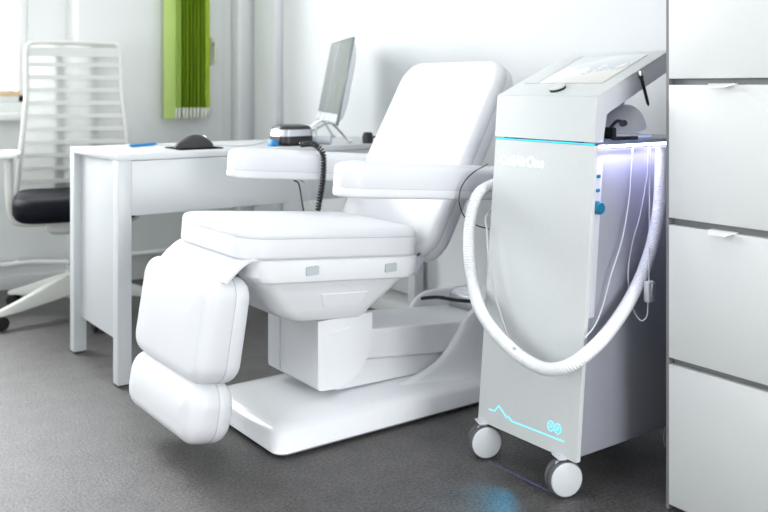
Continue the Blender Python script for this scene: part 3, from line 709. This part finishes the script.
# ================================================================== VERTICAL BLIND (bunched)
bm.free()
vb = empty('vertical_blind', (1.93, 4.27, 0.80), 'bunched green vertical blind hanging by the back wall', 'blind')
bm = B(); box(bm, 1.45, 2.20, 4.245, 4.285, 2.30, 2.34, 0.004); box(bm, 1.47, 1.49, 4.26, 4.36, 2.31, 2.33); box(bm, 2.16, 2.18, 4.26, 4.36, 2.31, 2.33); obj('head_rail', bm, 'trim', vb)
def slat(x, y, a, w, z0, mat, lab=None):
    t = bmesh.new(); n = 6; pts = []
    for k in range(n+1):
        s = (k/n-0.5)*w; pts.append((s, 0.006*(1-(2*k/n-1)**2)))
    lp = pts+[(q, v-0.0012) for q, v in reversed(pts)]
    loft(t, [[(q, v, z) for q, v in lp] for z in (z0, 2.30)])
    b = B(); m = Matrix.Translation((x, y, 0)) @ Matrix.Rotation(R(a), 4, 'Z'); merge(b, t, m)
    s = obj('slat', b, mat, vb, label=lab)
    if mat == 'greenD':
        t = bmesh.new(); box(t, -w/2+0.004, w/2-0.004, -0.003, 0.008, z0-0.050, z0+0.002, 0.002); b = B(); merge(b, t, m); obj('slat_weight', b, 'weight', s)
slat(1.790, 4.265, -28, 0.085, 0.800, 'greenLit', 'slat turned to the room, tinted paler for light coming through')
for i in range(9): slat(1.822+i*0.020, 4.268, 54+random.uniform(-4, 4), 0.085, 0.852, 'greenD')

# ================================================================== OFFICE CHAIR
oc = empty('office_chair', (1.185, 3.84, 0), 'office chair with white mesh backrest and black seat behind the desk', 'chair', local=True, rotz=R(-15))
# star base: five tapering legs
hubz = 0.145
bm = B(); lathe(bm, [(0.001, 0.075), (0.045, 0.075), (0.052, 0.12), (0.042, 0.185), (0.03, 0.19), (0.001, 0.19)], None, 24); obj('hub', bm, 'chairwhite', oc)
for k in range(5):
    a = R(195+15+72*k); d = Vector((math.cos(a), math.sin(a), 0)); n = Vector((-d.y, d.x, 0))
    loops = []
    for s, w, zt, zb in ((0.03, 0.030, 0.178, 0.095), (0.14, 0.026, 0.142, 0.078), (0.26, 0.022, 0.100, 0.062), (0.345, 0.020, 0.074, 0.056), (0.362, 0.014, 0.066, 0.058)):
        loops.append([d*s+n*y+Vector((0, 0, z)) for y, z in ((-w, zb), (w, zb), (w, zt-0.012), (w*0.6, zt), (-w*0.6, zt), (-w, zt-0.012))])
    bm = B(); loft(bm, loops); lg = obj('leg', bm, 'chairwhite', oc, sharp=40)
    c = d*0.335
    bm = B()
    for s in (-1, 1):
        m = frame_matrix(c+n*s*0.012+Vector((0, 0, 0.0275)), d, Vector((0, 0, 1)), n*s) if s < 0 else frame_matrix(c+n*s*0.012+Vector((0, 0, 0.0275)), Vector((0, 0, 1)), d, n*s)
        lathe(bm, [(0.004, -0.004), (0.024, -0.004), (0.0275, 0.001), (0.0275, 0.007), (0.024, 0.012), (0.004, 0.012)], m, 24)
    tube(bm, [c+Vector((0, 0, 0.03)), c+Vector((0, 0, 0.062))], 0.008, 10); box(bm, c.x-0.008, c.x+0.008, c.y-0.008, c.y+0.008, 0.022, 0.034)
    obj('castor', bm, 'black', lg)
bm = B(); tube(bm, [(0, 0, 0.17), (0, 0, 0.40)], 0.025, 18); obj('gas_column', bm, 'rubber', oc)
bm = B(); stack(bm, [(-0.10, 0.10, -0.12, 0.14, 0.355, 0.03), (-0.12, 0.12, -0.14, 0.16, 0.372, 0.03), (-0.13, 0.13, -0.15, 0.17, 0.418, 0.03)]); obj('mechanism', bm, 'chairwhite', oc)
bm = B(); cushion(bm, 0.47, 0.50, 0.100, 0.10, 0.045, 0.035, 0.008, frame_matrix((0, -0.235, 0.413), (0, 1, 0), (-1, 0, 0), (0, 0, 1))); obj('seat', bm, 'fabric', oc, sharp=60)
# backrest: curved frame, net, bands and two ribs
def bw(z):   # half width
    t = (z-0.50)/0.66; return 0.240-0.040*min(1, max(0, t*1.6))
def by(z, x=0):   # depth curve, lumbar bulge forwards, sides wrap forwards
    t = (z-0.50)/0.66; return 0.215+0.085*t*t-0.035*math.sin(PI*min(1, t*1.25))+(-0.028)*(x/0.22)**2
def bp(s, z): x = s*bw(z); return Vector((x, by(z, x), z))
ztop = 1.155
L = [bp(-1, 0.50+0.62*k/14) for k in range(15)]; Rr = [bp(1, 0.50+0.62*k/14) for k in range(15)]
topc = [bp(-0.97, 1.142), bp(-0.9, 1.153)]+[bp(-0.8+1.6*k/8, ztop+0.004*math.sin(PI*k/8)) for k in range(9)]+[bp(0.9, 1.153), bp(0.97, 1.142)]
loop = L+topc+list(reversed(Rr))
bm = B(); tube(bm, spline(loop, 3), 0.0105, 8); tube(bm, [bp(-1, 0.50), bp(-0.5, 0.50), bp(0, 0.50), bp(0.5, 0.50), bp(1, 0.50)], 0.0105, 8); bk = obj('backrest_frame', bm, 'chairwhite', oc, sharp=60)
bm = B(); nz, nx = 24, 12; V = [[bm.verts.new(bp(-0.98+1.96*i/nx, 0.50+0.655*k/nz)+Vector((0, 0.002, 0))) for i in range(nx+1)] for k in range(nz+1)]
W_ = [[bm.verts.new(v.co+Vector((0, 0.002, 0))) for v in row] for row in V]
for k in range(nz):
    for i in range(nx):
        bm.faces.new((V[k][i], V[k][i+1], V[k+1][i+1], V[k+1][i])); bm.faces.new((W_[k][i], W_[k+1][i], W_[k+1][i+1], W_[k][i+1]))
obj('backrest_mesh', bm, 'net', oc)
for k in range(11):
    z = 0.545+k*0.057
    bm = B(); lo = []
    for i in range(13):
        p = bp(-0.97+1.94*i/12, z); hh = 0.0095 if k < 10 else 0.02
        lo.append([p+Vector((0, -0.004, -hh)), p+Vector((0, 0.001, -hh)), p+Vector((0, 0.001, hh)), p+Vector((0, -0.004, hh))])
    loft(bm, lo); obj('band', bm, 'slat', oc)
for s in (-0.36, 0.42):
    bm = B(); lo = []
    for k in range(17):
        p = bp(s*(0.8+0.2*k/16), 0.46+0.685*k/16)+Vector((0, 0.012, 0)); w = 0.022
        lo.append([p+Vector((-w, 0, 0)), p+Vector((w, 0, 0)), p+Vector((w*0.7, 0.012, 0)), p+Vector((-w*0.7, 0.012, 0))])
    loft(bm, lo); obj('rib', bm, 'slat', oc)
bm = B(); lo = []
for y, z, w in ((0.10, 0.385, 0.05), (0.19, 0.39, 0.05), (0.24, 0.42, 0.06), (0.245, 0.50, 0.08), (0.235, 0.56, 0.10)):
    lo.append([(-w, y-0.012, z-0.008), (w, y-0.012, z-0.008), (w, y+0.012, z+0.008), (-w, y+0.012, z+0.008)])
loft(bm, lo); obj('back_support', bm, 'chairwhite', oc)
for s in (-1, 1):
    bm = B(); tube(bm, spline([(s*0.11, 0.0, 0.392), (s*0.22, 0.0, 0.395), (s*0.250, 0.0, 0.42), (s*0.262, 0.0, 0.50), (s*0.264, 0.0, 0.672)], 6), 0.0165, 10)
    ar = obj('armrest', bm, 'chairwhite', oc)
    bm = B(); cushion(bm, 0.22, 0.09, 0.022, 0.035, 0.006, 0.010, 0.003, frame_matrix((s*0.264, -0.10, 0.668), (0, 1, 0), (-1, 0, 0), (0, 0, 1))); obj('arm_pad', bm, 'mback', ar, sharp=60)

# white power box with two sockets behind the desk
bm = B(); box(bm, 1.865, 2.04, 4.29, 4.338, 0.44, 0.51, 0.006); box(bm, 1.89, 1.905, 4.336, 4.341, 0.45, 0.50)
tag(obj('power_box', bm, 'tab'), 'white power box low on the back wall behind the desk', 'socket')

# ================================================================== LIGHT
wd = bpy.data.worlds.new('sky'); S.world = wd; wd.use_nodes = True
bg = wd.node_tree.nodes['Background']
bg.inputs['Color'].default_value = (0.93, 0.97, 1.0, 1); bg.inputs['Strength'].default_value = 2.2
def area(name, loc, rot, sx, sy, power, col=(1, 1, 1), spread=180):
    l = bpy.data.lights.new(name, 'AREA'); l.shape = 'RECTANGLE'; l.size = sx; l.size_y = sy; l.energy = power; l.color = col; l.spread = R(spread)
    o = bpy.data.objects.new(name, l); COL.objects.link(o); o.location = loc; o.rotation_euler = rot; return o
# sky light at the back window, added fill lamps at front and left
area('daylight_and_fill', ((FX0+FX1)/2, YF-0.2, 1.1), (R(90), 0, 0), FX1-FX0, 1.3, 84, (0.97, 0.98, 1.0))  # fill lamp outside the added front opening
area('daylight_and_fill', ((WX0+WX1)/2, YW+0.2, (WZ0+WZ1)/2), (R(-90), 0, 0), WX1-WX0, WZ1-WZ0, 122, (0.97, 0.98, 1.0))
area('daylight_and_fill', (XL-0.2, (LY0+LY1)/2, (LZ0+LZ1)/2), (0, R(-90), 0), LZ1-LZ0, LY1-LY0, 23, (0.97, 0.985, 1.0))  # fill lamp outside the added left opening
# the machine's own lights
area('shelf_light', (1.80, DY0-0.006, 0.808), (R(-14), 0, 0), 0.27, 0.006, 0.55, (0.62, 0.60, 1.0), 150)
area('floor_line_light', (1.576, 1.575, 0.0905), (0, R(6), 0), 0.003, 0.26, 0.010, (0.22, 0.22, 1.0), 6)
sl = bpy.data.lights.new('floor_glow', 'SPOT'); sl.energy = 1.5; sl.color = (0.0, 0.48, 0.85); sl.spot_size = R(84); sl.spot_blend = 1.0; sl.shadow_soft_size = 0.01
so = bpy.data.objects.new('floor_glow', sl); COL.objects.link(so); so.location = (1.552, 1.58, 0.088)
so.rotation_euler = (Vector((1.30, 1.55, 0.0))-so.location).to_track_quat('-Z', 'Y').to_euler()

# ================================================================== CAMERA
cam = bpy.data.cameras.new('camera'); co = bpy.data.objects.new('camera', cam); COL.objects.link(co)
co.location = (0, 0, CAM_H); co.rotation_euler = (R(90), 0, R(-36))
cam.sensor_width = 36; cam.lens = 36*F_PX/768; cam.shift_y = -(256-HZ)/768
cam.clip_start = 0.05
cam.dof.use_dof = True; cam.dof.focus_distance = 2.25; cam.dof.aperture_fstop = 3.2
S.camera = co
S.view_settings.view_transform = 'Standard'; S.view_settings.look = 'None'; S.view_settings.exposure = -0.06; S.view_settings.gamma = 1
S.view_settings.use_curve_mapping = False
S.cycles.use_denoising = True
S.cycles.max_bounces = 10; S.cycles.diffuse_bounces = 6; S.cycles.transparent_max_bounces = 12
